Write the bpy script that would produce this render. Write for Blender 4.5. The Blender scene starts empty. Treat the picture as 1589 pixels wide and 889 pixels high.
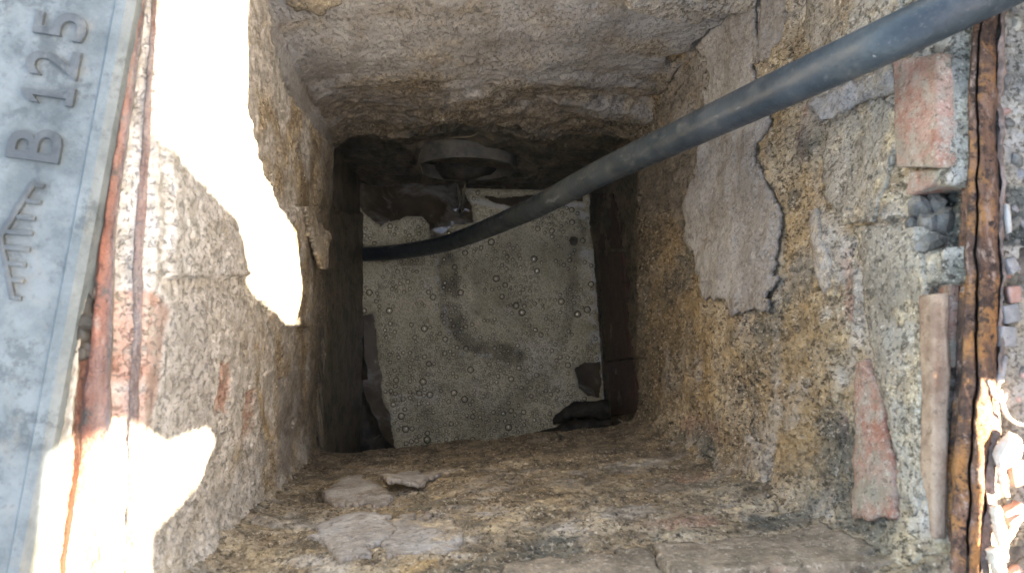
import bpy, bmesh, math, random
import numpy as np
from mathutils import Vector, Matrix, Quaternion

random.seed(7)
rng = np.random.default_rng(7)
scene = bpy.context.scene
C = scene.collection

# ------------------------------------------------------------------ camera
F_PX, W_PX, H_PX = 1247.0, 1589.0, 889.0
CX, CY = W_PX / 2, H_PX / 2
NADIR = (720.0, 560.0)
CAM_Z = 0.50                                   # ground level is z = 0
_n = np.array([(NADIR[0] - CX) / F_PX, -(NADIR[1] - CY) / F_PX, -1.0]); _n /= np.linalg.norm(_n)
_zw = -_n
_yw = np.array([0, 1.0, 0]) - _zw * _zw[1]; _yw /= np.linalg.norm(_yw)
_xw = np.cross(_yw, _zw)
RCAM = np.array([_xw, _yw, _zw])               # camera -> world
cam_d = bpy.data.cameras.new('camera'); cam = bpy.data.objects.new('camera', cam_d); C.objects.link(cam)
_m = Matrix([list(r) for r in RCAM]).to_4x4(); _m.translation = (0, 0, CAM_Z)
cam.matrix_world = _m
cam_d.sensor_width = 36.0; cam_d.lens = F_PX / W_PX * 36.0
cam_d.clip_start = 0.01; cam_d.clip_end = 2000
cam_d.dof.use_dof = True; cam_d.dof.focus_distance = 1.0; cam_d.dof.aperture_fstop = 12.5
scene.camera = cam

def at(px, py, d):
    """world point seen at pixel (px, py) that lies d metres below the camera"""
    v = RCAM @ np.array([(px - CX) / F_PX, -(py - CY) / F_PX, -1.0])
    return np.array([0, 0, CAM_Z]) + v * (d / -v[2])
def project(P):
    q = (P - np.array([0, 0, CAM_Z])) @ RCAM
    return CX + F_PX * q[..., 0] / -q[..., 2], CY - F_PX * q[..., 1] / -q[..., 2]

# ------------------------------------------------------------------ sky and sun
KY, KZ = 0.12, 1.0
SUN_DIR = Vector((1.0, -KY, KZ)).normalized()
world = bpy.data.worlds.new('World'); scene.world = world; world.use_nodes = True
wn = world.node_tree; bg = wn.nodes['Background']
sky = wn.nodes.new('ShaderNodeTexSky'); sky.sky_type = 'NISHITA'; sky.sun_disc = False
sky.sun_elevation = math.asin(SUN_DIR.z); sky.sun_rotation = math.atan2(SUN_DIR.x, SUN_DIR.y)
sky.air_density = 1.0; sky.dust_density = 2.5; sky.ozone_density = 0.6
wn.links.new(sky.outputs[0], bg.inputs[0]); bg.inputs[1].default_value = 0.075
sun_d = bpy.data.lights.new('sun', 'SUN'); sun_d.energy = 5.0; sun_d.angle = math.radians(0.5); sun_d.color = (1.0, 0.955, 0.89)
sun = bpy.data.objects.new('sun', sun_d); C.objects.link(sun)
sun.rotation_mode = 'QUATERNION'; sun.rotation_quaternion = SUN_DIR.to_track_quat('Z', 'Y'); sun.location = (3, -0.4, 3)
scene.view_settings.view_transform = 'Standard'; scene.view_settings.look = 'None'
scene.view_settings.exposure = 4.1; scene.view_settings.gamma = 1.0
scene.view_settings.use_white_balance = True; scene.view_settings.white_balance_temperature = 7600   # the phone's own balance
scene.render.engine = 'CYCLES'
scene.cycles.use_denoising = True
scene.cycles.diffuse_bounces = 8; scene.cycles.max_bounces = 14

# ------------------------------------------------------------------ helpers: noise
_GA = np.random.default_rng(1).random(4096) * 2 * math.pi
_GC, _GS = np.cos(_GA).astype(np.float32), np.sin(_GA).astype(np.float32)
def perlin(x, y, seed=0):
    x = np.asarray(x, float); y = np.asarray(y, float)
    x0 = np.floor(x); y0 = np.floor(y); fx = (x - x0).astype(np.float32); fy = (y - y0).astype(np.float32)
    ix = x0.astype(np.int64); iy = y0.astype(np.int64)
    u = fx * fx * fx * (fx * (fx * 6 - 15) + 10); v = fy * fy * fy * (fy * (fy * 6 - 15) + 10)
    def g(ox, oy):
        h = (ix + ox) * 374761393 + (iy + oy) * 668265263 + seed * 144269504
        h = ((h ^ (h >> 13)) * 1274126177) >> 9 & 4095
        return _GC[h] * (fx - ox) + _GS[h] * (fy - oy)
    a = g(0, 0); b = g(0, 1); a = a + (g(1, 0) - a) * u; b = b + (g(1, 1) - b) * u
    return (a + (b - a) * v) * 1.5
def fbm(x, y, size, octaves=4, seed=0, gain=0.5):
    """fractal noise, about -1..1; size in metres of the largest feature"""
    t = 0; a = 1.0; f = 1.0 / size; n = 0
    for o in range(octaves):
        t = t + a * perlin(np.asarray(x) * f + 17.3 * o, np.asarray(y) * f - 9.1 * o, seed + o * 31); n += a; a *= gain; f *= 2.03
    return t / n * 1.3
def sstep(a, b, x):
    t = np.clip((x - a) / (b - a), 0, 1); return t * t * (3 - 2 * t)
def poly_sd(X, Y, poly):
    """signed distance to a polygon, positive inside"""
    d2 = np.full(X.shape, 1e18); ins = np.zeros(X.shape, bool); n = len(poly)
    for i in range(n):
        ax, ay = poly[i]; bx, by = poly[(i + 1) % n]
        ex, ey = bx - ax, by - ay
        t = np.clip(((X - ax) * ex + (Y - ay) * ey) / (ex * ex + ey * ey + 1e-12), 0, 1)
        d2 = np.minimum(d2, (X - ax - t * ex) ** 2 + (Y - ay - t * ey) ** 2)
        c = ((ay > Y) != (by > Y))
        with np.errstate(divide='ignore', invalid='ignore'):
            ins ^= c & (X < ex * (Y - ay) / (by - ay + 1e-15) + ax)
    return np.where(ins, 1, -1) * np.sqrt(d2)
def line_d(X, Y, pts):
    d2 = np.full(X.shape, 1e18)
    for (ax, ay), (bx, by) in zip(pts[:-1], pts[1:]):
        ex, ey = bx - ax, by - ay
        t = np.clip(((X - ax) * ex + (Y - ay) * ey) / (ex * ex + ey * ey + 1e-12), 0, 1)
        d2 = np.minimum(d2, (X - ax - t * ex) ** 2 + (Y - ay - t * ey) ** 2)
    return np.sqrt(d2)

# ------------------------------------------------------------------ helpers: objects
def tag(o, label=None, cat=None, group=None, kind=None):
    if label: o['label'] = label
    if cat: o['category'] = cat
    if group: o['group'] = group
    if kind: o['kind'] = kind
    return o
def empty(name, loc=(0, 0, 0)):
    o = bpy.data.objects.new(name, None); o.location = loc; o.empty_display_size = 0.05; C.objects.link(o); return o
def link(name, me, mat, parent=None):
    o = bpy.data.objects.new(name, me); C.objects.link(o)
    if mat is not None and not me.materials: me.materials.append(mat)
    if parent is not None:
        o.parent = parent; o.matrix_parent_inverse = Matrix.Translation(-Vector(parent.location))
    return o
def mesh_np(name, V, Fq, smooth=True, attrs=None):
    """V (n,3), Fq (m,4) or (m,3) index arrays"""
    V = np.ascontiguousarray(V, np.float32); Fq = np.ascontiguousarray(Fq, np.int32)
    me = bpy.data.meshes.new(name); k = Fq.shape[1]
    me.vertices.add(len(V)); me.vertices.foreach_set('co', V.ravel())
    me.loops.add(Fq.size); me.loops.foreach_set('vertex_index', Fq.ravel())
    me.polygons.add(len(Fq)); me.polygons.foreach_set('loop_start', np.arange(0, Fq.size, k, dtype=np.int32))
    try: me.polygons.foreach_set('loop_total', np.full(len(Fq), k, np.int32))
    except Exception: pass
    me.polygons.foreach_set('use_smooth', np.full(len(Fq), smooth))
    for n, a in (attrs or {}).items():
        at_ = me.attributes.new(n, 'FLOAT', 'POINT'); at_.data.foreach_set('value', np.ascontiguousarray(a, np.float32).ravel())
    me.update(calc_edges=True); me.validate()
    return me
def grid_faces(n, m, mask=None, flip=False):
    i, j = np.meshgrid(np.arange(n - 1), np.arange(m - 1), indexing='ij')
    a = i * m + j
    f = np.stack([a, a + m, a + m + 1, a + 1], -1)
    if flip: f = f[..., ::-1]
    if mask is not None: f = f[mask]
    return f.reshape(-1, 4)
def catmull(pts, n=12):
    P = [np.array(p, float) for p in pts]; P = [2 * P[0] - P[1]] + P + [2 * P[-1] - P[-2]]; out = []
    for i in range(1, len(P) - 2):
        for t in np.linspace(0, 1, n, endpoint=False):
            a, b, c, d = P[i - 1], P[i], P[i + 1], P[i + 2]
            out.append(0.5 * (2 * b + (c - a) * t + (2 * a - 5 * b + 4 * c - d) * t * t + (3 * b - a - 3 * c + d) * t ** 3))
    out.append(P[-2]); return np.array(out)
def tube_mesh(name, pts, rad, seg=12, n=10, jitter=0.0, seed=0):
    p = catmull(pts, n); L = len(p)
    r = np.interp(np.linspace(0, 1, L), np.linspace(0, 1, len(rad)), rad) if hasattr(rad, '__len__') else np.full(L, rad)
    T = np.gradient(p, axis=0); T /= np.linalg.norm(T, axis=1)[:, None] + 1e-12
    up = np.array([0, 0, 1.0]) if abs(T[0][2]) < 0.9 else np.array([1.0, 0, 0])
    nrm = up - T[0] * up.dot(T[0]); nrm /= np.linalg.norm(nrm)
    V = []; rs = np.random.default_rng(seed)
    for k in range(L):
        nrm = nrm - T[k] * nrm.dot(T[k]); nrm /= np.linalg.norm(nrm); b = np.cross(T[k], nrm)
        for a in np.arange(seg) * 2 * math.pi / seg:
            V.append(p[k] + (nrm * math.cos(a) + b * math.sin(a)) * r[k] * (1 + jitter * rs.normal()))
    V = np.array(V); F = []
    for k in range(L - 1):
        for s in range(seg):
            F.append((k * seg + s, k * seg + (s + 1) % seg, (k + 1) * seg + (s + 1) % seg, (k + 1) * seg + s))
    me = mesh_np(name, V, np.array(F)); bm = bmesh.new(); bm.from_mesh(me)
    bmesh.ops.holes_fill(bm, edges=[e for e in bm.edges if e.is_boundary], sides=0)
    bm.to_mesh(me); bm.free()
    return me
def blob_mesh(name, size, amp=0.25, freq=1.6, sub=3, seed=0, flat=False):
    bm = bmesh.new(); bmesh.ops.create_icosphere(bm, subdivisions=sub, radius=1.0)
    co = np.array([v.co[:] for v in bm.verts])
    n1 = fbm(co[:, 0] + co[:, 2] * 0.7, co[:, 1] - co[:, 2] * 0.6, 1 / freq, 3, seed)
    n2 = fbm(co[:, 1] + 5 + co[:, 2], co[:, 2] - co[:, 0] * .5, 1 / freq, 3, seed + 9)
    r = 1 + amp * (n1 + n2)
    for v, k in zip(bm.verts, r):
        v.co = Vector((v.co.x * size[0], v.co.y * size[1], v.co.z * size[2])) * float(k)
    me = bpy.data.meshes.new(name); bm.to_mesh(me); bm.free()
    for p in me.polygons: p.use_smooth = not flat
    return me
def rough_box(name, c8, bevel=0.002, cuts=3, amp=0.0012, seed=0):
    """box from 8 corners (four front a-d, four back), bevelled, subdivided, worn"""
    bm = bmesh.new(); v = [bm.verts.new(tuple(c)) for c in c8]
    for f in ((0, 1, 2, 3), (7, 6, 5, 4), (0, 4, 5, 1), (1, 5, 6, 2), (2, 6, 7, 3), (3, 7, 4, 0)): bm.faces.new([v[i] for i in f])
    bmesh.ops.recalc_face_normals(bm, faces=bm.faces)
    bmesh.ops.bevel(bm, geom=bm.edges[:], offset=bevel, segments=2, affect='EDGES', profile=0.6)
    bmesh.ops.subdivide_edges(bm, edges=[e for e in bm.edges if e.calc_length() > bevel * 3], cuts=cuts, use_grid_fill=True)
    bm.normal_update()
    co = np.array([q.co[:] for q in bm.verts])
    n = fbm(co[:, 0] + co[:, 2] * .8, co[:, 1] + co[:, 2] * .6, 0.03, 4, seed)
    for q, k in zip(bm.verts, n): q.co += q.normal * float(k) * amp * 2
    bmesh.ops.triangulate(bm, faces=[f for f in bm.faces if len(f.verts) > 4])
    me = bpy.data.meshes.new(name); bm.to_mesh(me); bm.free()
    for p in me.polygons: p.use_smooth = True
    return me

# ------------------------------------------------------------------ materials
class NT:
    def __init__(s, name, bump=True):
        s.m = bpy.data.materials.new(name); s.m.use_nodes = True; s.t = s.m.node_tree; s.b = s.t.nodes['Principled BSDF']
        s.geo = s.t.nodes.new('ShaderNodeNewGeometry').outputs['Position']
        s.b.inputs['Specular IOR Level'].default_value = 0.35
    def l(s, a, b): s.t.links.new(a, b)
    def attr(s, n):
        a = s.t.nodes.new('ShaderNodeAttribute'); a.attribute_name = n; return a.outputs['Fac']
    def map(s, scale=(1, 1, 1), loc=(0, 0, 0)):
        n = s.t.nodes.new('ShaderNodeMapping'); s.l(s.geo, n.inputs[0]); n.inputs['Scale'].default_value = scale; n.inputs['Location'].default_value = loc
        return n.outputs[0]
    def noise(s, scale, detail=4, rough=0.55, vec=None, dist=0.0):
        n = s.t.nodes.new('ShaderNodeTexNoise'); s.l(vec or s.geo, n.inputs['Vector'])
        n.inputs['Scale'].default_value = scale; n.inputs['Detail'].default_value = detail; n.inputs['Roughness'].default_value = rough; n.inputs['Distortion'].default_value = dist
        return n.outputs['Fac']
    def vor(s, scale, feature='F1', vec=None, rnd=1.0):
        n = s.t.nodes.new('ShaderNodeTexVoronoi'); n.feature = feature; s.l(vec or s.geo, n.inputs['Vector']); n.inputs['Scale'].default_value = scale
        n.inputs['Randomness'].default_value = rnd
        return n.outputs['Distance']
    def ramp(s, f, lo, hi, a=0.0, b=1.0):
        n = s.t.nodes.new('ShaderNodeMapRange'); n.interpolation_type = 'SMOOTHSTEP'; s.l(f, n.inputs[0])
        for k, v in zip(range(1, 5), (lo, hi, a, b)): n.inputs[k].default_value = v
        return n.outputs[0]
    def math(s, op, a, b):
        n = s.t.nodes.new('ShaderNodeMath'); n.operation = op
        for k, v in ((0, a), (1, b)):
            if isinstance(v, (int, float)): n.inputs[k].default_value = v
            else: s.l(v, n.inputs[k])
        return n.outputs[0]
    def mix(s, f, a, b, mode='MIX'):
        n = s.t.nodes.new('ShaderNodeMix'); n.data_type = 'RGBA'; n.blend_type = mode
        for k, v in ((0, f), (6, a), (7, b)):
            if isinstance(v, (int, float)): n.inputs[k].default_value = v
            elif isinstance(v, tuple): n.inputs[k].default_value = (*v, 1)
            else: s.l(v, n.inputs[k])
        return n.outputs[2]
    def out(s, col, rough=0.85, bump=None, strength=0.6, dist=0.003):
        if isinstance(col, tuple): s.b.inputs['Base Color'].default_value = (*col, 1)
        else: s.l(col, s.b.inputs['Base Color'])
        if isinstance(rough, (int, float)): s.b.inputs['Roughness'].default_value = rough
        else: s.l(rough, s.b.inputs['Roughness'])
        if bump is not None:
            n = s.t.nodes.new('ShaderNodeBump'); n.inputs['Strength'].default_value = strength; n.inputs['Distance'].default_value = dist
            s.l(bump, n.inputs['Height']); s.l(n.outputs[0], s.b.inputs['Normal'])
        return s.m

def grain(t, c, amount=1.0):
    """sharp dark pits and light sand grains over any coat; returns colour and pit height"""
    zone = t.ramp(t.noise(26, 4, .6), .30, .62, .35, 1.0)
    pit = t.ramp(t.noise(210, 5, .8), .545, .605)
    big = t.ramp(t.noise(95, 4, .7, vec=t.map((1, 1, .75), (1, 4, 2))), .605, .65)
    pit = t.math('MULTIPLY', t.math('MAXIMUM', pit, big), zone)
    c = t.mix(t.math('MULTIPLY', pit, .82 * amount), c, t.mix(1.0, c, (.22, .20, .17), 'MULTIPLY'))
    gr = t.math('MULTIPLY', t.ramp(t.noise(270, 4, .75, vec=t.map((1, 1, .75), (6, 2, 9))), .555, .63), zone)
    c = t.mix(t.math('MULTIPLY', gr, .6 * amount), c, (.66, .58, .45))
    return c, pit
def mortar_color(t):
    c = t.mix(t.ramp(t.noise(14, 6, .65), .36, .64), (0.255, 0.189, 0.112), (0.486, 0.401, 0.275))
    c = t.mix(t.ramp(t.noise(48, 5, .7), .50, .66), c, (0.608, 0.484, 0.291))
    c = t.mix(t.ramp(t.noise(23, 6, .7, dist=.6), .56, .68), c, (0.201, 0.177, 0.132))
    c = t.mix(t.ramp(t.noise(7, 4, .6), .55, .72), c, (0.438, 0.401, 0.336))
    c = t.mix(t.math('MULTIPLY', t.ramp(t.noise(85, 4, .75), .57, .66), .75), c, (0.103, 0.085, 0.058))
    c = t.mix(t.math('MULTIPLY', t.ramp(t.noise(190, 3, .7), .57, .66), .85), c, (0.061, 0.051, 0.036))
    c = t.mix(t.math('MULTIPLY', t.ramp(t.noise(240, 3, .65, vec=t.map((1, 1, 1), (3, 7, 1))), .58, .68), .75), c, (0.754, 0.649, 0.482))
    return c
def plaster_color(t):
    c = t.mix(t.ramp(t.noise(9, 6, .65), .35, .65), (0.246, 0.228, 0.202), (0.372, 0.356, 0.326))
    c = t.mix(t.ramp(t.noise(19, 6, .7, dist=.5), .52, .70), c, (0.193, 0.163, 0.130))
    c = t.mix(t.math('MULTIPLY', t.ramp(t.noise(11, 6, .7, vec=t.map((1, 1, .35), (2, 8, 3))), .50, .64), .6), c, (.20, .165, .125))
    c = t.mix(t.ramp(t.noise(6, 4), .56, .72), c, (0.348, 0.346, 0.331))
    c = t.mix(t.math('MULTIPLY', t.ramp(t.noise(170, 3, .7), .58, .70), .55), c, (0.107, 0.089, 0.067))
    c = t.mix(t.math('MULTIPLY', t.ramp(t.noise(110, 5, .75), .5, .72), .5), c, (0.483, 0.455, 0.404))
    return c
def brick_color(t):
    c = t.mix(t.ramp(t.noise(40, 4), .35, .65), (.33, .15, .095), (.44, .26, .19))
    c = t.mix(t.ramp(t.noise(65, 6, .75), .44, .66), c, (.40, .33, .25))
    c = t.mix(t.math('MULTIPLY', t.ramp(t.noise(200, 3), .62, .7), .7), c, (.08, .05, .04))
    return c
def make_wall_mat():
    t = NT('wall_coat'); t.geo = t.map((1, 1, .6))
    c = mortar_color(t)
    c = t.mix(t.attr('ochre'), c, t.mix(t.ramp(t.noise(60, 4), .4, .65), (.44, .30, .135), (.26, .18, .09)))
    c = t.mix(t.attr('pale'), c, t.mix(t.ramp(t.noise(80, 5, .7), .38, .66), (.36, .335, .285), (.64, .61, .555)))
    c = t.mix(t.attr('brick'), c, brick_color(t))
    c = t.mix(t.attr('plaster'), c, plaster_color(t))
    c = t.mix(t.attr('algae'), c, t.mix(t.ramp(t.noise(30, 5), .4, .65), (.09, .092, .075), (.17, .16, .125)))
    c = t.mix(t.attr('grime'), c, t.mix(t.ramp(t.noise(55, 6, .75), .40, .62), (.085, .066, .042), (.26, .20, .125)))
    ca, pit = grain(t, c); gf = t.math('MULTIPLY', t.ramp(t.attr('plaster'), 0, 1, 1, .22), t.ramp(t.attr('fine'), 0, 1, 1, .35)); c = t.mix(gf, c, ca)
    c = t.mix(t.attr('slime'), c, t.mix(t.ramp(t.noise(28, 6, .7), .36, .66), (.070, .068, .050), (.19, .155, .11)))
    r = t.ramp(t.attr('slime'), 0, 1, .88, .42)
    h = t.math('ADD', t.math('MULTIPLY', t.noise(130, 5, .65), 1.0), t.math('MULTIPLY', t.noise(380, 4, .7), .6))
    h = t.math('MULTIPLY', t.math('SUBTRACT', h, t.math('MULTIPLY', pit, .7)), t.ramp(gf, .15, 1, .42, 1))
    return t.out(c, r, h, 1.0, .005)
def make_plaster_mat(worn=True):
    t = NT('plaster'); c = plaster_color(t)
    if worn: c = t.mix(t.math('MULTIPLY', t.ramp(t.noise(17, 6, .7), .46, .62), .8), c, mortar_color(t))
    c = t.mix(t.math('MULTIPLY', t.attr('rim'), .6), c, (.20, .155, .105))
    c, pit = grain(t, c, .5)
    h = t.math('SUBTRACT', t.math('ADD', t.noise(90, 5, .65), t.math('MULTIPLY', t.noise(330, 3, .6), .5)), t.math('MULTIPLY', pit, .3))
    return t.out(c, .86, h, .8, .003)
def make_pale_plaster_mat():
    t = NT('pale_plaster')
    c = t.mix(t.ramp(t.noise(16, 5, .6), .35, .65), (.21, .175, .125), (.37, .325, .25))
    c = t.mix(t.ramp(t.noise(40, 6, .75), .48, .66), c, (.15, .13, .09))
    c = t.mix(t.math('MULTIPLY', t.ramp(t.noise(20, 6, .75), .48, .60), .85), c, mortar_color(t))
    c = t.mix(t.math('MULTIPLY', t.ramp(t.noise(160, 3, .7), .6, .7), .7), c, (.09, .08, .06))
    c, pit = grain(t, c, .8)
    h = t.math('SUBTRACT', t.math('ADD', t.noise(110, 5, .65), t.math('MULTIPLY', t.noise(330, 3, .6), .5)), t.math('MULTIPLY', pit, .5))
    return t.out(c, .88, h, .9, .004)
def make_brick_mat(name, dark=False, dusty=False):
    t = NT(name); c = brick_color(t)
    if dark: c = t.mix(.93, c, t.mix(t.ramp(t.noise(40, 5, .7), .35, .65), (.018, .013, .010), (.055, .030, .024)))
    else: c = t.mix(t.ramp(t.noise(22, 6, .7), .46, .66), c, t.mix(t.noise(90, 3), (.22, .185, .13), (.36, .31, .225)))
    if dusty: c = t.mix(t.ramp(t.noise(16, 6, .7), .15, .44), c, t.mix(t.ramp(t.noise(45, 6, .75), .36, .64), (.14, .11, .075), (.30, .235, .165)))
    if not dark: c = grain(t, c, .7)[0]
    h = t.math('ADD', t.noise(100, 5, .65), t.math('MULTIPLY', t.noise(300, 4, .75), .7))
    return t.out(c, .5 if dark else .88, h, .9, .004)
def make_rust_mat(name, red=False):
    t = NT(name)
    st = t.map((1, .22, 1))
    if red:
        c = t.mix(t.ramp(t.noise(70, 4, .6, vec=st), .38, .62), (.19, .07, .04), (.34, .135, .08))
        c = t.mix(t.ramp(t.noise(110, 4, .6, vec=st), .52, .68), c, (.46, .37, .28))
        c = t.mix(t.ramp(t.noise(38, 5, .7), .54, .66), c, (.075, .055, .042))
        c = t.mix(t.attr('tone'), c, t.mix(t.ramp(t.noise(60, 6, .75, vec=st), .38, .62), (.13, .105, .085), (.33, .27, .225)))
    else:
        c = t.mix(t.ramp(t.noise(60, 5, .65, vec=st), .38, .62), (.095, .055, .037), (.22, .115, .068))
        c = t.mix(t.ramp(t.noise(36, 5, .7), .46, .62), c, (.36, .165, .055))
        c = t.mix(t.ramp(t.noise(90, 5, .65, vec=st), .56, .72), c, (.34, .23, .17))
        c = t.mix(t.ramp(t.noise(75, 6, .75), .50, .60), c, (.060, .036, .025))
        c = t.mix(t.ramp(t.noise(130, 4, .7), .58, .68), c, (.035, .022, .017))
        c = t.mix(t.math('MULTIPLY', t.ramp(t.noise(170, 4, .7, vec=t.map((1, .6, 1), (2, 5, 0))), .58, .7), .7), c, (.40, .29, .22))
    h = t.math('ADD', t.noise(70, 6, .75), t.noise(230, 4, .7))
    return t.out(c, .9, h, 1.0, .005)
def make_iron_mat(name, a, b):
    t = NT(name)
    c = t.mix(t.ramp(t.noise(14, 6, .7), .38, .62), a, b)
    c = t.mix(t.math('MULTIPLY', t.ramp(t.noise(35, 6, .75), .52, .64), .7), c, tuple(x * .62 for x in a))
    c = t.mix(t.math('MULTIPLY', t.ramp(t.noise(50, 4, .65), .55, .72), .5), c, (.17, .16, .13))
    c = t.mix(t.math('MULTIPLY', t.ramp(t.noise(240, 2), .6, .7), .3), c, (.05, .05, .05))
    t.b.inputs['Metallic'].default_value = .0
    h = t.math('ADD', t.noise(60, 4), t.math('MULTIPLY', t.noise(500, 2), .4))
    return t.out(c, t.ramp(t.noise(40, 4), .3, .7, .42, .7), h, .35, .002)
def make_hose_mat():
    t = NT('black_polyethylene')
    c = t.mix(t.ramp(t.noise(18, 6, .7), .35, .65), (.026, .034, .038), (.048, .058, .063))
    mud = t.math('MULTIPLY', t.ramp(t.noise(30, 6, .75), .50, .68), .45)
    c = t.mix(mud, c, (.105, .102, .088))
    c = t.mix(t.math('MULTIPLY', t.ramp(t.noise(120, 6, .8), .58, .68), .45), c, (.15, .15, .14))
    sc = t.ramp(t.noise(75, 3, .7, vec=t.map((.25, 1.6, .25))), .63, .68)
    c = t.mix(t.math('MULTIPLY', sc, .5), c, (.20, .21, .20))
    c = t.mix(t.math('MULTIPLY', t.ramp(t.noise(160, 3, .6, vec=t.map((1, 1, 1), (5, 5, 5))), .71, .74), .6), c, (.34, .33, .30))
    h = t.math('ADD', t.noise(120, 4, .6), t.math('MULTIPLY', t.noise(420, 3), .4))
    return t.out(c, t.math('ADD', t.ramp(t.noise(60, 4, .7), .35, .7, .30, .5), t.math('MULTIPLY', mud, .4)), h, .35, .002)
def simple(name, a, b, scale=40, rough=.85, strength=.6, bs=140):
    t = NT(name); c = t.mix(t.ramp(t.noise(scale, 5, .65), .35, .65), a, b)
    c = t.mix(t.math('MULTIPLY', t.ramp(t.noise(scale * 5, 3), .58, .7), .5), c, tuple(x * .4 for x in a))
    return t.out(c, rough, t.noise(bs, 5, .65), strength, .003)
M = dict(
    wall=make_wall_mat(), plaster=make_plaster_mat(), pale=make_pale_plaster_mat(),
    brick=make_brick_mat('worn_brick'), wet_brick=make_brick_mat('wet_brick', True), dusty_brick=make_brick_mat('dusty_brick', False, True), tan_brick=simple('tan_brick', (.20, .125, .08), (.36, .26, .175), 38, .9, 1.0, 80), flake=make_plaster_mat(False),
    rust=make_rust_mat('rusty_iron'), red_rust=make_rust_mat('red_rusty_iron', True),
    iron=make_iron_mat('cast_iron', (.080, .095, .093), (.148, .166, .160)), iron_dark=make_iron_mat('dark_cast_iron', (.050, .056, .056), (.092, .10, .097)),
    hose=make_hose_mat(),
    pipe=simple('grey_drain_pipe', (.075, .072, .060), (.15, .135, .105), 30, .6, .3),
    sludge=simple('black_sludge', (.018, .018, .014), (.06, .05, .036), 40, .62, .8, 90),
    soil=simple('dry_soil', (.085, .070, .055), (.24, .20, .16), 50, .95, 1.0, 90),
    haunch=simple('crumbly_mortar', (.30, .25, .175), (.46, .41, .32), 60, .92, 1.0, 120),
    dusty=simple('dusty_mortar', (.13, .095, .072), (.29, .21, .165), 70, .92, 1.0, 120),
    rubble=simple('grey_rubble', (.095, .088, .072), (.20, .185, .155), 70, .92, 1.0, 110),
    stone=simple('grey_stone', (.17, .155, .14), (.29, .265, .24), 60, .85, .5),
    pink_stone=simple('brick_rubble', (.33, .17, .12), (.45, .30, .24), 60, .88, .6),
    pale_stone=simple('pale_stone', (.34, .30, .25), (.46, .42, .36), 60, .85, .5),
    root=simple('dry_root', (.40, .33, .24), (.56, .50, .40), 120, .8, .5),
    wet_root=simple('wet_root', (.16, .13, .09), (.26, .22, .15), 120, .7, .5),
    timber=simple('rough_timber', (.24, .17, .10), (.36, .27, .17), 20, .85, .5),
)

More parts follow.
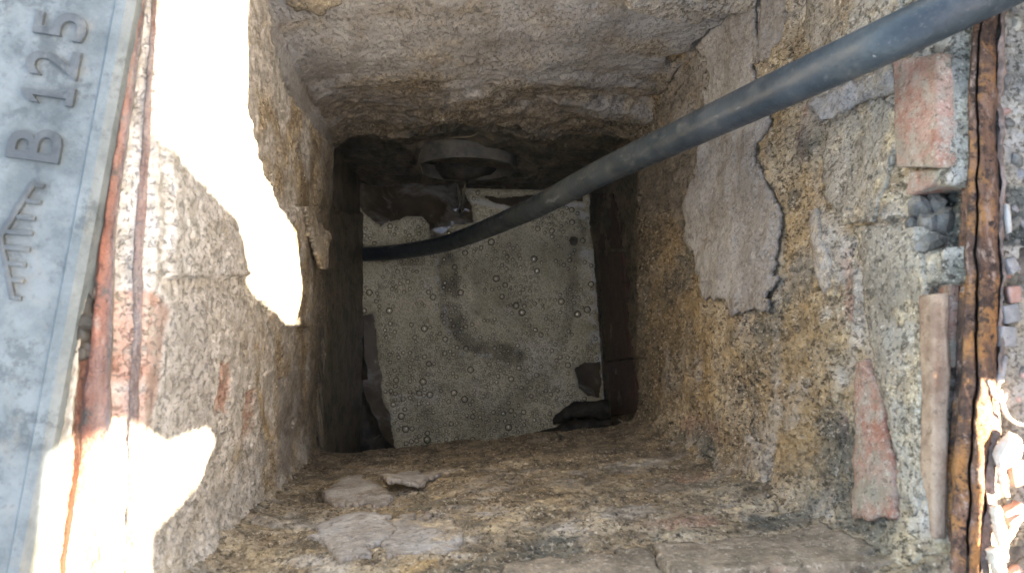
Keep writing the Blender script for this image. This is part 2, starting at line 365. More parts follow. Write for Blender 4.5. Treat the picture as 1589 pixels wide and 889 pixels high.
# ------------------------------------------------------------------ the shaft: corner lines
def lerp(a, b, t): return a + (b - a) * t
UP = {  # upper coat: pixel of each corner at two depths
    'FL': ((257, -363, .50), (522, 213, 1.25)), 'FR': ((1520, -363, .50), (985, 203, 1.25)),
    'NR': ((1452, 905, .50), (985, 655, 1.25)), 'NL': ((205, 975, .50), (488, 705, 1.25))}
LO = {'FL': (564, 284, 1.70), 'FR': (914, 296, 1.70), 'NR': (938, 655, 1.70), 'NL': (562, 735, 1.70)}
WATER_D = 1.70
def corner(name, d):
    (a, b) = UP[name]; p, q = at(*a), at(*b); t = (np.asarray(d) - a[2]) / (b[2] - a[2])
    up = lerp(p[None], q[None], t[:, None]); lo = np.repeat(at(*LO[name])[None], len(t), 0)
    for k in (up, lo): k[:, 2] = CAM_Z - np.asarray(d)
    return up, lo
class Wall:
    def __init__(s, a, b, inward, ds, nu, lip, lip_amp, seed):
        s.ds = ds; s.seed = seed
        ua, la = corner(a, ds); ub, lb = corner(b, ds)
        u = np.linspace(-.05, 1.05, nu)
        U = ua[:, None] * (1 - u[None, :, None]) + ub[:, None] * u[None, :, None]
        L = la[:, None] * (1 - u[None, :, None]) + lb[:, None] * u[None, :, None]
        s.width = float(np.linalg.norm(ua[len(ds) // 2] - ub[len(ds) // 2]))
        s.S = np.repeat((u * s.width)[None], len(ds), 0); s.D = np.repeat(ds[:, None], nu, 1); s.U = np.repeat(u[None], len(ds), 0)
        s.lip = lip + lip_amp * fbm(s.S[0], s.S[0] * 0 + seed, .09, 5, seed, .6)
        s.lip = s.lip + .45 * lip_amp * fbm(s.S[0], s.S[0] * 0 + seed + 3, .018, 4, seed + 2, .6)
        t = sstep(-.004, .006, s.D - s.lip[None])
        s.below = t
        s.B = U * (1 - t[..., None]) + L * t[..., None]
        s.N = np.array(inward, float); s.N /= np.linalg.norm(s.N)
        s.h = np.zeros(s.S.shape); s.low = np.zeros(s.S.shape)
        s.px, s.py = project(s.B)
        s.at = {k: np.zeros(s.S.shape) for k in ('plaster', 'ochre', 'pale', 'brick', 'algae', 'grime', 'fine', 'slime')}
    def local(s, pts, amp, size, seed, fn, fill, pad=45):
        p = np.array(pts, float); mg = pad + amp
        k = (s.px > p[:, 0].min() - mg) & (s.px < p[:, 0].max() + mg) & (s.py > p[:, 1].min() - mg) & (s.py < p[:, 1].max() + mg)
        out = np.full(s.px.shape, float(fill))
        if k.any():
            S, D = s.S[k], s.D[k]
            out[k] = fn(s.px[k] + amp * fbm(S, D, size, 4, s.seed + seed, .6), s.py[k] + amp * fbm(S, D, size, 4, s.seed + seed + 5, .6), pts)
        return out
    def sd(s, poly, amp=8, size=.03, seed=0): return s.local(poly, amp, size, seed, poly_sd, -99)
    def line(s, pts, amp=6, size=.03, seed=0): return s.local(pts, amp, size, seed, line_d, 99)
    def P(s, extra=0): return s.B + s.N * (s.h + extra)[..., None]
    def pick(s, px, py):
        x, y = project(s.P()); k = np.argmin((x - px) ** 2 + (y - py) ** 2); return np.unravel_index(k, s.S.shape)
    def build(s, root):
        P = s.P(); ret = P[:1] - s.N * .05 + np.array([0, 0, .002])      # the coat returns under the frame
        P = np.concatenate([ret, P]); n, m = P.shape[:2]
        me = mesh_np('render_coat', P.reshape(-1, 3), grid_faces(n, m), True, {k: np.clip(np.concatenate([v[:1], v]), 0, 1) for k, v in s.at.items()})
        return link('render_coat', me, M['wall'], root)
    def patch(s, root, poly, thick=.006, amp=7, size=.025, seed=0, mat='plaster', lift=None, name='plaster_patch', rough=.0006):
        """a loose sheet of plaster lying on the coat, closed solid"""
        sd = s.sd(poly, amp, size, seed); sd = sd + 3.2 * fbm(s.S, s.D, .012, 3, s.seed + seed + 40, .6)
        sd = np.where(s.D > s.lip[None] - .02, -99, sd)          # only above the broken lip
        vi = sd > 0; core = vi[:-1, :-1] & vi[1:, :-1] & vi[1:, 1:] & vi[:-1, 1:]
        if not core.any(): return None
        e = np.clip(sd / 9.0, 0, 1)
        top = s.low + thick * (.6 + .4 * np.sqrt(e)) + rough * 2 * fbm(s.S, s.D, .02, 4, seed + 3) + .0022 * fbm(s.S, s.D, .09, 3, seed + 4)
        if lift is not None: top = top + lift(s, sd)
        bot = top - thick * .75 if lift is not None else np.minimum(top - thick, s.h - .003)
        n, m = s.S.shape
        inc = np.zeros((n, m)); inc[:-1, :-1] += core; inc[1:, :-1] += core; inc[:-1, 1:] += core; inc[1:, 1:] += core
        bnd = (inc > 0) & (inc < 4)
        gi, gj = np.gradient(sd); g2 = gi * gi + gj * gj + 1e-6
        di = np.where(bnd, np.clip(-sd * gi / g2, -.95, .95), 0); dj = np.where(bnd, np.clip(-sd * gj / g2, -.95, .95), 0)
        def snap(h):
            Q = s.B + s.N * h[..., None]; a_, b_ = np.gradient(s.B, axis=0), np.gradient(s.B, axis=1)
            return (Q + a_ * di[..., None] + b_ * dj[..., None]).reshape(-1, 3)
        T, Bt = snap(top), snap(bot)
        lab = np.where(core, np.arange(core.size).reshape(core.shape) + 1, 0)          # keep the largest piece only
        while True:
            nx = lab.copy()
            nx[1:] = np.maximum(nx[1:], lab[:-1]); nx[:-1] = np.maximum(nx[:-1], lab[1:]); nx[:, 1:] = np.maximum(nx[:, 1:], lab[:, :-1]); nx[:, :-1] = np.maximum(nx[:, :-1], lab[:, 1:])
            nx[~core] = 0
            if (nx == lab).all(): break
            lab = nx
        vals, cnt = np.unique(lab[lab > 0], return_counts=True); core = lab == vals[np.argmax(cnt)]
        ft = grid_faces(n, m, core); used = np.unique(ft); idx = np.full(n * m, -1); idx[used] = np.arange(len(used)); k = len(used)
        ft = idx[ft]
        ed = np.concatenate([ft[:, [0, 1]], ft[:, [1, 2]], ft[:, [2, 3]], ft[:, [3, 0]]])
        key = set(map(tuple, ed)); bd = np.array([q for q in key if (q[1], q[0]) not in key])
        F = np.concatenate([ft, ft[:, ::-1] + k, np.stack([bd[:, 1], bd[:, 0], bd[:, 0] + k, bd[:, 1] + k], -1)])
        V = np.concatenate([T[used], Bt[used]])
        rim = np.concatenate([1 - np.clip(sd.ravel()[used] / 5.0, 0, 1), np.ones(k)])
        me = mesh_np(name, V, F, True, {'rim': rim})
        return link(name, me, M[mat], root)
    def brick(s, root, quad, out=.004, deep=.04, mat='brick', seed=0, bevel=.002, name='brick'):
        """a brick whose face fills the pixel quad on this wall"""
        fr = []
        for (x, y) in quad:
            i, j = s.pick(x, y); fr.append(s.B[i, j] + s.N * (s.low[i, j] + out))
        c8 = fr + [p - s.N * deep for p in fr]
        return link(name, rough_box(name, c8, bevel, 4, .0011, seed), M[mat], root)

def depths(parts):
    out = []
    for a, b, st in parts: out += list(np.arange(a, b, st))
    return np.array(out + [parts[-1][1]])

# ---- left wall ---------------------------------------------------
def rough_coat(w, amp=1.0, seed=0):
    w.low = amp * (.007 * fbm(w.S, w.D, .16, 3, seed) + .0035 * fbm(w.S, w.D, .05, 3, seed + 1))
    pit = sstep(.30, .55, fbm(w.S, w.D * .7, .010, 3, seed + 3, .6)) + .8 * sstep(.42, .55, fbm(w.S, w.D * .7, .022, 2, seed + 6))
    w.h = w.low + amp * (.0024 * fbm(w.S, w.D, .017, 4, seed + 2, .6) - .0032 * pit)
def base_slime(w, seed):
    n = fbm(w.S, w.D, .12, 4, seed) * .05
    w.at['slime'] = np.maximum(w.below, 0) * .97
    w.at['algae'] = np.maximum(w.at['algae'], .75 * sstep(-.16, -.02, w.D - w.lip[None] + n))

LW = Wall('NL', 'FL', (1, 0, 0), depths([(.512, .60, .0016), (.60, 1.32, .0021), (1.32, 1.78, .005)]), 300, 1.24, .03, 11)
rough_coat(LW, .48, 11); LW.at['fine'] += .75
LW.at['pale'] = .85 * sstep(-.35, .25, fbm(LW.S, LW.D, .07, 4, 12) + 1.0 * sstep(.95, .55, LW.D) - .12)  # paler towards the top: lens glare and bounced light put into the colour
# smooth blue-grey skim beside the far corner; the grainy coat ends on a broken edge
skim = LW.sd([(398, -200), (408, 0), (428, 85), (440, 118), (448, 150), (468, 172), (478, 185), (514, 228), (520, 330), (640, 330), (640, -200)], 5, .03, 1)
k = sstep(-1, 2.5, skim)
LW.h = LW.h - .008 * k; LW.low = LW.low - .008 * k
LW.h = LW.h * (1 - .65 * k) + LW.low * .65 * k
LW.at['plaster'] = np.maximum(LW.at['plaster'], k); LW.at['pale'] *= (1 - k)
# holes along that edge
for pts, w_ in (([(431, 88), (436, 112), (441, 125)], 3.0), ([(450, 125), (456, 140)], 3.5), ([(478, 178), (490, 200)], 4), ([(456, 222), (459, 228)], 3.5), ([(365, 256), (362, 275)], 4), ([(455, 652), (453, 662)], 3)):
    dd = LW.line(pts, 3, .01, 2); q = sstep(w_, w_ * .3, dd); LW.h -= .010 * q; LW.at['ochre'] = np.maximum(LW.at['ochre'], q)
# thicker tongue of coat with the ragged sunlit rim
tong = LW.sd([(375, -150), (378, 180), (402, 262), (432, 330), (468, 318), (492, 365), (484, 400), (478, 450), (476, 505), (432, 510), (380, 430), (250, 430), (250, -150)], 6, .03, 3)
LW.h += .006 * sstep(-1, 2, tong); LW.low += .006 * sstep(-1, 2, tong)
# bared red brick and ochre areas
for poly, a in (([(338, 560), (356, 565), (352, 640), (334, 640)], 'brick'), ([(383, 610), (396, 600), (392, 660), (376, 690), (372, 680)], 'brick'),
                ([(234, 440), (262, 480), (252, 560), (236, 690), (226, 690)], 'brick'),
                ([(380, 470), (402, 480), (398, 585), (428, 590), (430, 690), (400, 660), (378, 740), (372, 660), (380, 600)], 'ochre')):
    q = sstep(-2, 3, LW.sd(poly, 6, .03, 4)); LW.at[a] = np.maximum(LW.at[a], .85 * q); LW.h -= .003 * q * (a == 'brick')
pk = sstep(-3, 3, LW.sd([(240, 470), (325, 470), (330, 640), (322, 700), (280, 840), (222, 889), (226, 640)], 8, .05, 5))
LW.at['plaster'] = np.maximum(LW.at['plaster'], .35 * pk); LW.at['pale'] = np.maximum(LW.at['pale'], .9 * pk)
LW.h = LW.h * (1 - .6 * pk) + LW.low * .6 * pk
LW.at['plaster'] = np.maximum(LW.at['plaster'], .8 * sstep(-3, 3, LW.sd([(432, 590), (470, 570), (468, 650), (440, 740), (425, 735)], 6, .03, 6)))
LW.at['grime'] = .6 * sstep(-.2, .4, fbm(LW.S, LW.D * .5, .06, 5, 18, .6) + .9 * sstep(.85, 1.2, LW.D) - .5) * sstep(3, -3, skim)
base_slime(LW, 13)

# ---- far wall ----------------------------------------------------
FW = Wall('FL', 'FR', (0, -1, 0), depths([(.51, .76, .012), (.76, 1.33, .0018), (1.33, 1.78, .005)]), 300, 1.275, .026, 21)
lumps = sstep(.92, 1.2, FW.D)
FW.low = .010 * fbm(FW.S, FW.D, .22, 3, 21) + .006 * fbm(FW.S * .5, FW.D, .06, 4, 22) * (.35 + lumps) + .011 * lumps * np.abs(fbm(FW.S * .7, FW.D, .07, 4, 24)) - .006 * lumps
FW.h = FW.low + .0011 * fbm(FW.S, FW.D, .012, 4, 23) * (1 + 1.5 * lumps)
FW.at['plaster'] += 1 - .55 * sstep(.0, .5, fbm(FW.S, FW.D, .10, 4, 25) + lumps * .45 - .12)
FW.at['ochre'] = .5 * sstep(.25, .55, fbm(FW.S, FW.D, .06, 4, 26) * (.4 + .8 * lumps)); FW.at['plaster'] *= 1 - .8 * FW.at['ochre']
# rough upper band at the right, a round hole, creases
rb = sstep(-2, 3, FW.sd([(955, -300), (975, 0), (1000, 14), (1050, 23), (1085, 32), (1110, 18), (1165, 2), (1300, -300)], 6, .04, 1))
FW.h += rb * (.006 + .003 * fbm(FW.S, FW.D, .02, 4, 27)); FW.at['plaster'] *= 1 - .8 * rb; FW.at['pale'] = .6 * rb
hole = FW.line([(1042, 101), (1056, 98)], 1.5, .01, 2); FW.h -= .016 * sstep(10, 5, hole); FW.at['ochre'] = np.maximum(FW.at['ochre'], sstep(11, 6, hole)); FW.at['plaster'] *= sstep(5, 11, hole)
for pts, amp_ in (([(1150, 18), (1092, 60), (1066, 96), (1032, 146), (985, 160), (930, 158)], .010), ([(930, 120), (985, 132), (1020, 128)], .004), ([(700, 150), (760, 130), (800, 165), (860, 170)], .004)):
    FW.h -= amp_ * sstep(9, 0, FW.line(pts, 7, .04, 3))
# broken bite above the outlet pipe, shade of the gap put into the slime colour
bite = FW.sd([(675, 197), (700, 190), (745, 203), (800, 196), (835, 208), (850, 225), (850, 260), (640, 260), (650, 225)], 5, .03, 4)
q = sstep(-1, 3, bite); FW.h -= .022 * q * (1 - FW.below); FW.at['slime'] = np.maximum(FW.at['slime'], q)
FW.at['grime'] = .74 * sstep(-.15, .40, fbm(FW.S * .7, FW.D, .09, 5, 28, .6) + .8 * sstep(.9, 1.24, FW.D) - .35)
base_slime(FW, 23); FW.at['slime'] = np.maximum(FW.at['slime'], q * .95)
FW.at['algae'] *= .8
FW.h += .004 * FW.below

# ---- right wall --------------------------------------------------
RW = Wall('FR', 'NR', (-1, 0, 0), depths([(.508, .62, .0016), (.62, 1.32, .0021), (1.32, 1.78, .005)]), 300, 1.23, .025, 31)
rough_coat(RW, 1.1, 31)
stre = sstep(.0, .5, fbm(RW.S, RW.D * .25, .035, 4, 36)) * sstep(.85, 1.1, RW.D)
RW.h -= .002 * stre
RW.at['ochre'] = .65 * sstep(.05, .5, fbm(RW.S, RW.D, .11, 4, 32) + .15); RW.at['pale'] = .55 * sstep(.1, .5, fbm(RW.S, RW.D, .09, 4, 33) + .25 * sstep(.8, .6, RW.D))
RW.at['algae'] = .8 * sstep(.12, .5, fbm(RW.S, RW.D * .6, .08, 4, 34) + .22 * sstep(.2, .0, (1 - RW.U)))
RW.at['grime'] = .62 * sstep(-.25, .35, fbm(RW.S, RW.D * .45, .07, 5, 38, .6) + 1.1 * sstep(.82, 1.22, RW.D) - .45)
cr = sstep(4, 0, RW.line([(1195, 185), (1212, 320), (1210, 470)], 5, .03, 3)); RW.h -= .006 * cr
for pts, a_ in (([(1240, 0), (1232, 70), (1245, 150), (1230, 230)], .007), ([(1262, 0), (1258, 90)], .004), ([(1310, 350), (1380, 345), (1430, 310)], .005), ([(1300, 560), (1305, 650), (1300, 740)], .006),
                ([(1160, 500), (1170, 640), (1180, 720)], .004), ([(1395, 560), (1400, 700)], .004)):
    RW.h -= a_ * sstep(6, 0, RW.line(pts, 6, .03, 4))
for poly, a, v in (([(1248, 165), (1262, 165), (1252, 250), (1242, 255)], 'brick', .8), ([(1296, 640), (1306, 640), (1306, 720), (1298, 725)], 'brick', .8), ([(1066, 640), (1120, 655), (1125, 685), (1060, 670)], 'brick', .5),
                   ([(1306, 400), (1320, 380), (1326, 500), (1312, 500)], 'brick', .5), ([(1030, 330), (1065, 380), (1090, 470), (1040, 560), (1000, 520), (1000, 360)], 'ochre', .7)):
    RW.at[a] = np.maximum(RW.at[a], v * sstep(-2, 4, RW.sd(poly, 6, .03, 5)))
bp = sstep(-3, 6, RW.sd([(985, 250), (1050, 130), (1140, 20), (1190, -60), (1190, 60), (1110, 160), (1075, 280), (1062, 360), (1040, 330), (1000, 330)], 8, .05, 6))
RW.at['plaster'] = np.maximum(RW.at['plaster'], .85 * bp); RW.h = RW.h * (1 - .6 * bp) + RW.low * .6 * bp
# socket where a brick has broken away, coloured darker throughout
so = sstep(-2, 4, RW.sd([(1408, 292), (1480, 288), (1480, 380), (1440, 392), (1412, 340)], 4, .02, 7)); RW.h -= .022 * so; RW.at['algae'] = np.maximum(RW.at['algae'], so)
for x, y, r_ in ((1035, 335, 6), (1118, 287, 3), (1365, 235, 2)):
    q = sstep(r_, r_ * .4, RW.line([(x, y - r_), (x + 1, y + r_)], 2, .01, 8)); RW.h -= .008 * q
base_slime(RW, 33)

# ---- near wall ---------------------------------------------------
NW = Wall('NR', 'NL', (0, 1, 0), depths([(.50, .62, .0026), (.62, 1.30, .0022), (1.30, 1.78, .006)]), 300, 1.235, .018, 41)
rough_coat(NW, .6, 41)
NW.h += .002 * fbm(NW.S, NW.D, .03, 4, 44)
NW.at['ochre'] = .4 * sstep(.05, .5, fbm(NW.S, NW.D, .08, 4, 42)); NW.at['algae'] = .7 * sstep(.05, .5, fbm(NW.S, NW.D, .07, 5, 43))
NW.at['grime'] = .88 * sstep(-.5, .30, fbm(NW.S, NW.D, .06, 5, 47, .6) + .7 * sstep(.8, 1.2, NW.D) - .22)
NW.at['pale'] = .6 * sstep(.1, .5, fbm(NW.S, NW.D, .06, 4, 45)); NW.at['plaster'] = .6 * sstep(.1, .5, fbm(NW.S, NW.D, .07, 4, 46))
for poly, a, v in (([(985, 810), (1110, 800), (1130, 815), (1000, 828)], 'brick', .55), ([(950, 860), (1020, 850), (1030, 905), (930, 905)], 'brick', .45), ([(1040, 738), (1100, 735), (1100, 752), (1045, 755)], 'brick', .5),
                   ([(620, 880), (680, 868), (700, 905), (600, 905)], 'ochre', .9), ([(830, 835), (900, 830), (905, 865), (700, 889), (690, 878)], 'algae', .95), ([(1165, 800), (1260, 805), (1265, 825), (1150, 825)], 'algae', .9)):
    NW.at[a] = np.maximum(NW.at[a], v * sstep(-2, 4, NW.sd(poly, 7, .03, 5)))
for pts, a_ in (([(1190, 780), (1215, 798), (1250, 800), (1285, 775), (1300, 745)], .006), ([(1010, 845), (1035, 870), (1045, 900)], .009), ([(820, 795), (900, 790), (930, 775)], .005), ([(480, 872), (560, 862), (600, 868)], .005)):
    NW.h -= a_ * sstep(5, 0, NW.line(pts, 6, .03, 4))
for x, y, r_ in ((527, 779, 4), (500, 772, 5), (475, 776, 4)):
    NW.h -= .010 * sstep(r_ * 1.3, r_ * .4, NW.line([(x - r_, y), (x + r_, y)], 2, .01, 8))
base_slime(NW, 43)

# the coat is hacked back where a course stands on edge under the frame
q = sstep(-3, 3, RW.sd([(1436, 446), (1500, 430), (1500, 850), (1440, 850)], 3, .03, 9)); RW.h -= .020 * q; RW.low -= .020 * q
# fillet where the walls meet
for w in (LW, FW, RW, NW):
    e = np.minimum(w.U, 1 - w.U) * w.width
    fil = .016 * np.exp(-np.clip(e, 0, 1) / .022) * (1 - w.below)
    w.h += fil; w.low += fil

def wall_thing(w, label):
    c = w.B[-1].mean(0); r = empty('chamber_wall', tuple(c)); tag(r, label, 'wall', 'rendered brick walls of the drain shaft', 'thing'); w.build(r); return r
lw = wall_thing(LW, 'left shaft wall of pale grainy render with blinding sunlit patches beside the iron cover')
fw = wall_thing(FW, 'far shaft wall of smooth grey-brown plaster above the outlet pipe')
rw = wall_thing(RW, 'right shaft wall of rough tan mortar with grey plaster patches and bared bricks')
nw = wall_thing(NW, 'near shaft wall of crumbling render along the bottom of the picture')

# plaster sheets on the walls
def lift_toward(x0, y0, x1, y1, amt):
    def f(w, sd):
        t = ((w.px - x0) * (x1 - x0) + (w.py - y0) * (y1 - y0)) / ((x1 - x0) ** 2 + (y1 - y0) ** 2)
        return amt * np.clip(t, 0, 1.2) ** 1.6
    return f
RW.patch(rw, [(1112, 60), (1150, 20), (1192, -60), (1186, 60), (1180, 112), (1196, 185), (1176, 250), (1192, 290), (1207, 325), (1209, 430), (1200, 484), (1176, 478), (1150, 490), (1132, 464), (1096, 462), (1082, 405), (1063, 352), (1078, 270), (1094, 170)],
         .0045, 11, .022, 1, 'flake', lift=lift_toward(1130, 200, 1180, 480, .004))
RW.patch(rw, [(1192, -60), (1232, -60), (1222, 30), (1212, 66), (1196, 100), (1186, 80), (1192, 0)], .004, 6, .03, 2, 'flake')
RW.patch(rw, [(1290, 192), (1322, 172), (1362, 152), (1398, 165), (1406, 212), (1384, 282), (1356, 342), (1312, 346), (1286, 302)], .003, 9, .03, 3, 'pale')
RW.patch(rw, [(1332, 352), (1380, 350), (1428, 345), (1440, 440), (1432, 560), (1432, 800), (1402, 768), (1392, 700), (1372, 610), (1354, 520), (1338, 430)], .0035, 11, .04, 4, 'pale')
RW.patch(rw, [(1258, 332), (1276, 325), (1284, 360), (1292, 440), (1276, 456), (1262, 400)], .003, 6, .03, 5)
RW.patch(rw, [(1262, -60), (1400, -60), (1392, 20), (1330, 60), (1270, 90), (1258, 60)], .004, 9, .04, 6, 'pale')
RW.patch(rw, [(1262, 160), (1310, 130), (1380, 100), (1395, 140), (1330, 160), (1282, 190)], .003, 8, .03, 7)
NW.patch(nw, [(500, 772), (530, 750), (556, 742), (590, 758), (612, 772), (600, 785), (560, 784), (520, 786)], .006, 4, .03, 1, 'flake')
NW.patch(nw, [(592, 752), (620, 740), (648, 734), (656, 742), (684, 743), (662, 752), (655, 762), (630, 764), (602, 772)], .006, 5, .02, 2, 'flake', lift=lift_toward(640, 735, 632, 768, .010))
NW.patch(nw, [(482, 835), (500, 818), (516, 800), (560, 800), (604, 806), (616, 820), (590, 850), (560, 872), (530, 880), (516, 862)], .0040, 10, .03, 3, 'flake')
NW.patch(nw, [(618, 800), (700, 806), (720, 830), (700, 860), (600, 864), (592, 850)], .0022, 12, .03, 4)
FW.patch(fw, [(425, -80), (545, -80), (540, -12), (522, -4), (500, 8), (478, 2), (462, 4), (446, -10)], .006, 8, .02, 1, 'pale', lift=lift_toward(480, -60, 490, 10, .005))
LW.patch(lw, [(462, 318), (480, 335), (493, 368), (486, 402), (478, 420), (470, 380)], .008, 5, .02, 1, 'pale', lift=lift_toward(462, 360, 490, 368, .010))

# bricks bared in the walls
RW.brick(rw, [(1408, 95), (1484, 85), (1482, 258), (1408, 262)], .010, .06, 'brick', 1)
RW.brick(rw, [(1418, 268), (1480, 264), (1478, 292), (1424, 300)], .004, .05, 'brick', 2)
RW.patch(rw, [(1330, 564), (1356, 556), (1376, 650), (1390, 720), (1402, 802), (1372, 806), (1346, 798), (1336, 700)], .0055, 6, .03, 11, 'brick', name='brick')
for k, (x, y, s_) in enumerate(((1430, 325, .008), (1455, 318, .009), (1440, 350, .009), (1462, 352, .010), (1448, 374, .008), (1470, 335, .007), (1425, 345, .006))):
    i, j = RW.pick(x, y); o = link('rubble_lump', blob_mesh('rubble_lump', (s_, s_ * 1.2, s_ * .9), .35, 1.5, 2, 50 + k, True), M['rubble'], rw)
    o.location = Vector(RW.P()[i, j] + np.array([-.002, 0, 0])); o.rotation_euler = (k, k * 2, k * .7)
NW.patch(nw, [(1018, 848), (1150, 838), (1276, 830), (1362, 874), (1200, 888), (1050, 905)], .0045, 5, .03, 12, 'dusty_brick', name='brick')
NW.patch(nw, [(790, 880), (1002, 852), (1034, 905), (760, 912)], .005, 8, .03, 13, 'dusty_brick', name='brick')
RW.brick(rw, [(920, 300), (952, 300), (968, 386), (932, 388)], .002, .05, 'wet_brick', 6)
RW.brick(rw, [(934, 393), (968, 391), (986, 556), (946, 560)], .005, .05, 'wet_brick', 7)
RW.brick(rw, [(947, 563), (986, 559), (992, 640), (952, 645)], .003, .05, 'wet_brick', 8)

# courses under the frame at the right, seen on edge
def px_box(name, quad, d0, d1, mat, parent, bevel=.002, seed=0, amp=.0011):
    t = [at(x, y, d0) for x, y in quad]; b = [np.array([p[0], p[1], CAM_Z - d1]) for p in t]
    return link(name, rough_box(name, t + b, bevel, 5, amp, seed), M[mat], parent)
px_box('brick', [(1446, 456), (1477, 452), (1470, 838), (1448, 836)], .509, .524, 'tan_brick', rw, .0025, 11)
px_box('brick', [(1474, 436), (1492, 434), (1486, 572), (1474, 574)], .513, .55, 'brick', rw, .002, 12)
px_box('brick', [(1050, 884), (1452, 868), (1456, 905), (1040, 925)], .522, .575, 'dusty_brick', nw, .003, 13)

# ------------------------------------------------------------------ shaft floor, water, foam
wz = CAM_Z - WATER_D
fl = bpy.data.meshes.new('shaft_floor'); fl.from_pydata([(-.32, -.32, wz - .06), (.42, -.32, wz - .06), (.42, .5, wz - .06), (-.32, .5, wz - .06)], [], [(0, 1, 2, 3)])
tag(link('shaft_floor', fl, M['sludge']), 'dark silted floor at the bottom of the drain shaft', None, None, 'structure')
def make_water():
    t = NT('dirty_water'); t.b.inputs['Specular IOR Level'].default_value = .5
    c = t.mix(t.ramp(t.noise(9, 4), .35, .65), (.045, .034, .021), (.10, .078, .05))
    c = t.mix(t.ramp(t.noise(16, 5, .6, dist=.7), .46, .66), c, (.19, .18, .155))
    return t.out(c, .05, t.noise(50, 3), .12, .005)
def make_foam():
    t = NT('foam')
    c = t.mix(t.ramp(t.noise(11, 5, .6), .35, .65), (0.486, 0.434, 0.273), (0.714, 0.637, 0.432))
    c = t.mix(t.ramp(t.noise(6, 5, .65, vec=t.map((1, 1, 1), (9, 1, 0)), dist=.8), .5, .68), c, (0.357, 0.315, 0.193))
    c = t.mix(t.ramp(t.noise(8, 4, .6, vec=t.map((1, 1, 1), (4, 2, 0))), .5, .7), c, (0.714, 0.665, 0.512))
    c = t.mix(.10, c, (.56, .56, .53))
    v = t.vor(300); e = t.ramp(v, .25, .75, 0, 1)
    c = t.mix(t.math('MULTIPLY', e, .6), c, (0.257, 0.224, 0.146))
    v2 = t.vor(620); c = t.mix(t.math('MULTIPLY', t.ramp(v2, .0, .28, 1, 0), .25), c, (0.850, 0.850, 0.850))
    c = t.mix(t.attr('thin'), c, (0.186, 0.161, 0.104))
    c = t.mix(t.attr('froth_glint'), c, t.mix(t.ramp(v2, .1, .5), (0.850, 0.850, 0.850), (0.514, 0.504, 0.452)))
    h = t.math('SUBTRACT', 1.0, t.math('ADD', v, t.math('MULTIPLY', v2, .5)))
    return t.out(c, .22, h, .6, .0025)
def make_bubble():
    t = NT('bubble_skin'); nt = t.t
    lw_ = nt.nodes.new('ShaderNodeLayerWeight'); lw_.inputs['Blend'].default_value = .5
    t.out((.012, .011, .008), .15)
    tr = nt.nodes.new('ShaderNodeBsdfTransparent'); tr.inputs[0].default_value = (.80, .79, .74, 1)
    gl = nt.nodes.new('ShaderNodeBsdfGlossy'); gl.inputs['Color'].default_value = (.30, .30, .29, 1); gl.inputs['Roughness'].default_value = .16
    ad = nt.nodes.new('ShaderNodeAddShader'); t.l(tr.outputs[0], ad.inputs[0]); t.l(gl.outputs[0], ad.inputs[1])
    mx = nt.nodes.new('ShaderNodeMixShader')
    t.l(t.ramp(lw_.outputs['Facing'], .10, .42, .0, .95), mx.inputs[0]); t.l(ad.outputs[0], mx.inputs[1]); t.l(t.b.outputs[0], mx.inputs[2])
    t.l(mx.outputs[0], nt.nodes['Material Output'].inputs[0])
    return t.m
M['water'], M['foam'], M['bubble'] = make_water(), make_foam(), make_bubble()
gx = np.linspace(-.27, .36, 60); gy = np.linspace(-.26, .44, 66)
X, Y = np.meshgrid(gx, gy, indexing='ij')
spl = at(716, 332, WATER_D); r_ = np.hypot(X - spl[0], Y - spl[1])
Z = wz + .0015 * fbm(X, Y, .06, 2, 60) + .003 * np.cos(r_ * 260) * np.exp(-r_ / .03)
wat = link('water', mesh_np('water', np.stack([X, Y, Z], -1).reshape(-1, 3), grid_faces(60, 66)), M['water'])
tag(wat, 'murky brown water standing in the bottom of the shaft', 'water', None, 'structure')

n1, n2 = 330, 380
X, Y = np.meshgrid(np.linspace(-.245, .325, n1), np.linspace(-.245, .40, n2), indexing='ij')
fpx, fpy = project(np.stack([X, Y, X * 0 + wz], -1))
wx = fpx + 6 * fbm(X, Y, .06, 5, 61, .5); wy = fpy + 6 * fbm(X, Y, .06, 5, 62, .5)
m = np.full(X.shape, 30.0)
m = np.minimum(m, -poly_sd(wx, wy, [(560, 250), (720, 250), (712, 340), (690, 362), (672, 366), (668, 348), (655, 336), (632, 335), (606, 342), (592, 352), (575, 340), (560, 320)]))   # open water below the outlet
m = np.minimum(m, -poly_sd(wx, wy, [(700, 300), (720, 300), (735, 345), (700, 350)]))
m = np.minimum(m, -poly_sd(wx, wy, [(735, 304), (905, 300), (905, 318), (830, 312), (800, 322), (760, 316)]) + 3)
m = np.minimum(m, -poly_sd(wx, wy, [(888, 575), (905, 558), (932, 560), (934, 620), (912, 615), (895, 600)]) + 2)
m = np.minimum(m, -poly_sd(wx, wy, [(560, 490), (582, 490), (590, 600), (604, 640), (612, 720), (540, 720), (540, 500)]))
m = np.minimum(m, np.abs(np.hypot(wx - 888, wy - 374) - 0) - 7)
edge = poly_sd(fpx, fpy, [(598, 292), (912, 300), (936, 640), (936, 760), (540, 760), (553, 330)]) ; m = np.minimum(m, edge + 3)
thin = sstep(20, 9, line_d(wx, wy, [(690, 405), (696, 440), (700, 490), (722, 525), (760, 545), (800, 552)]))
thin = np.maximum(thin, .55 * sstep(16, 4, line_d(wx, wy, [(905, 330), (890, 420), (885, 480), (868, 530)])))
thin = np.maximum(thin, .30 * sstep(.1, .55, fbm(X, Y, .05, 4, 63)))
thin = np.maximum(thin, .35 * sstep(10, 0, np.abs(line_d(wx, wy, [(570, 600), (640, 610), (720, 600), (800, 560)]))))
thin = np.maximum(thin, .75 * sstep(9, 0, m))
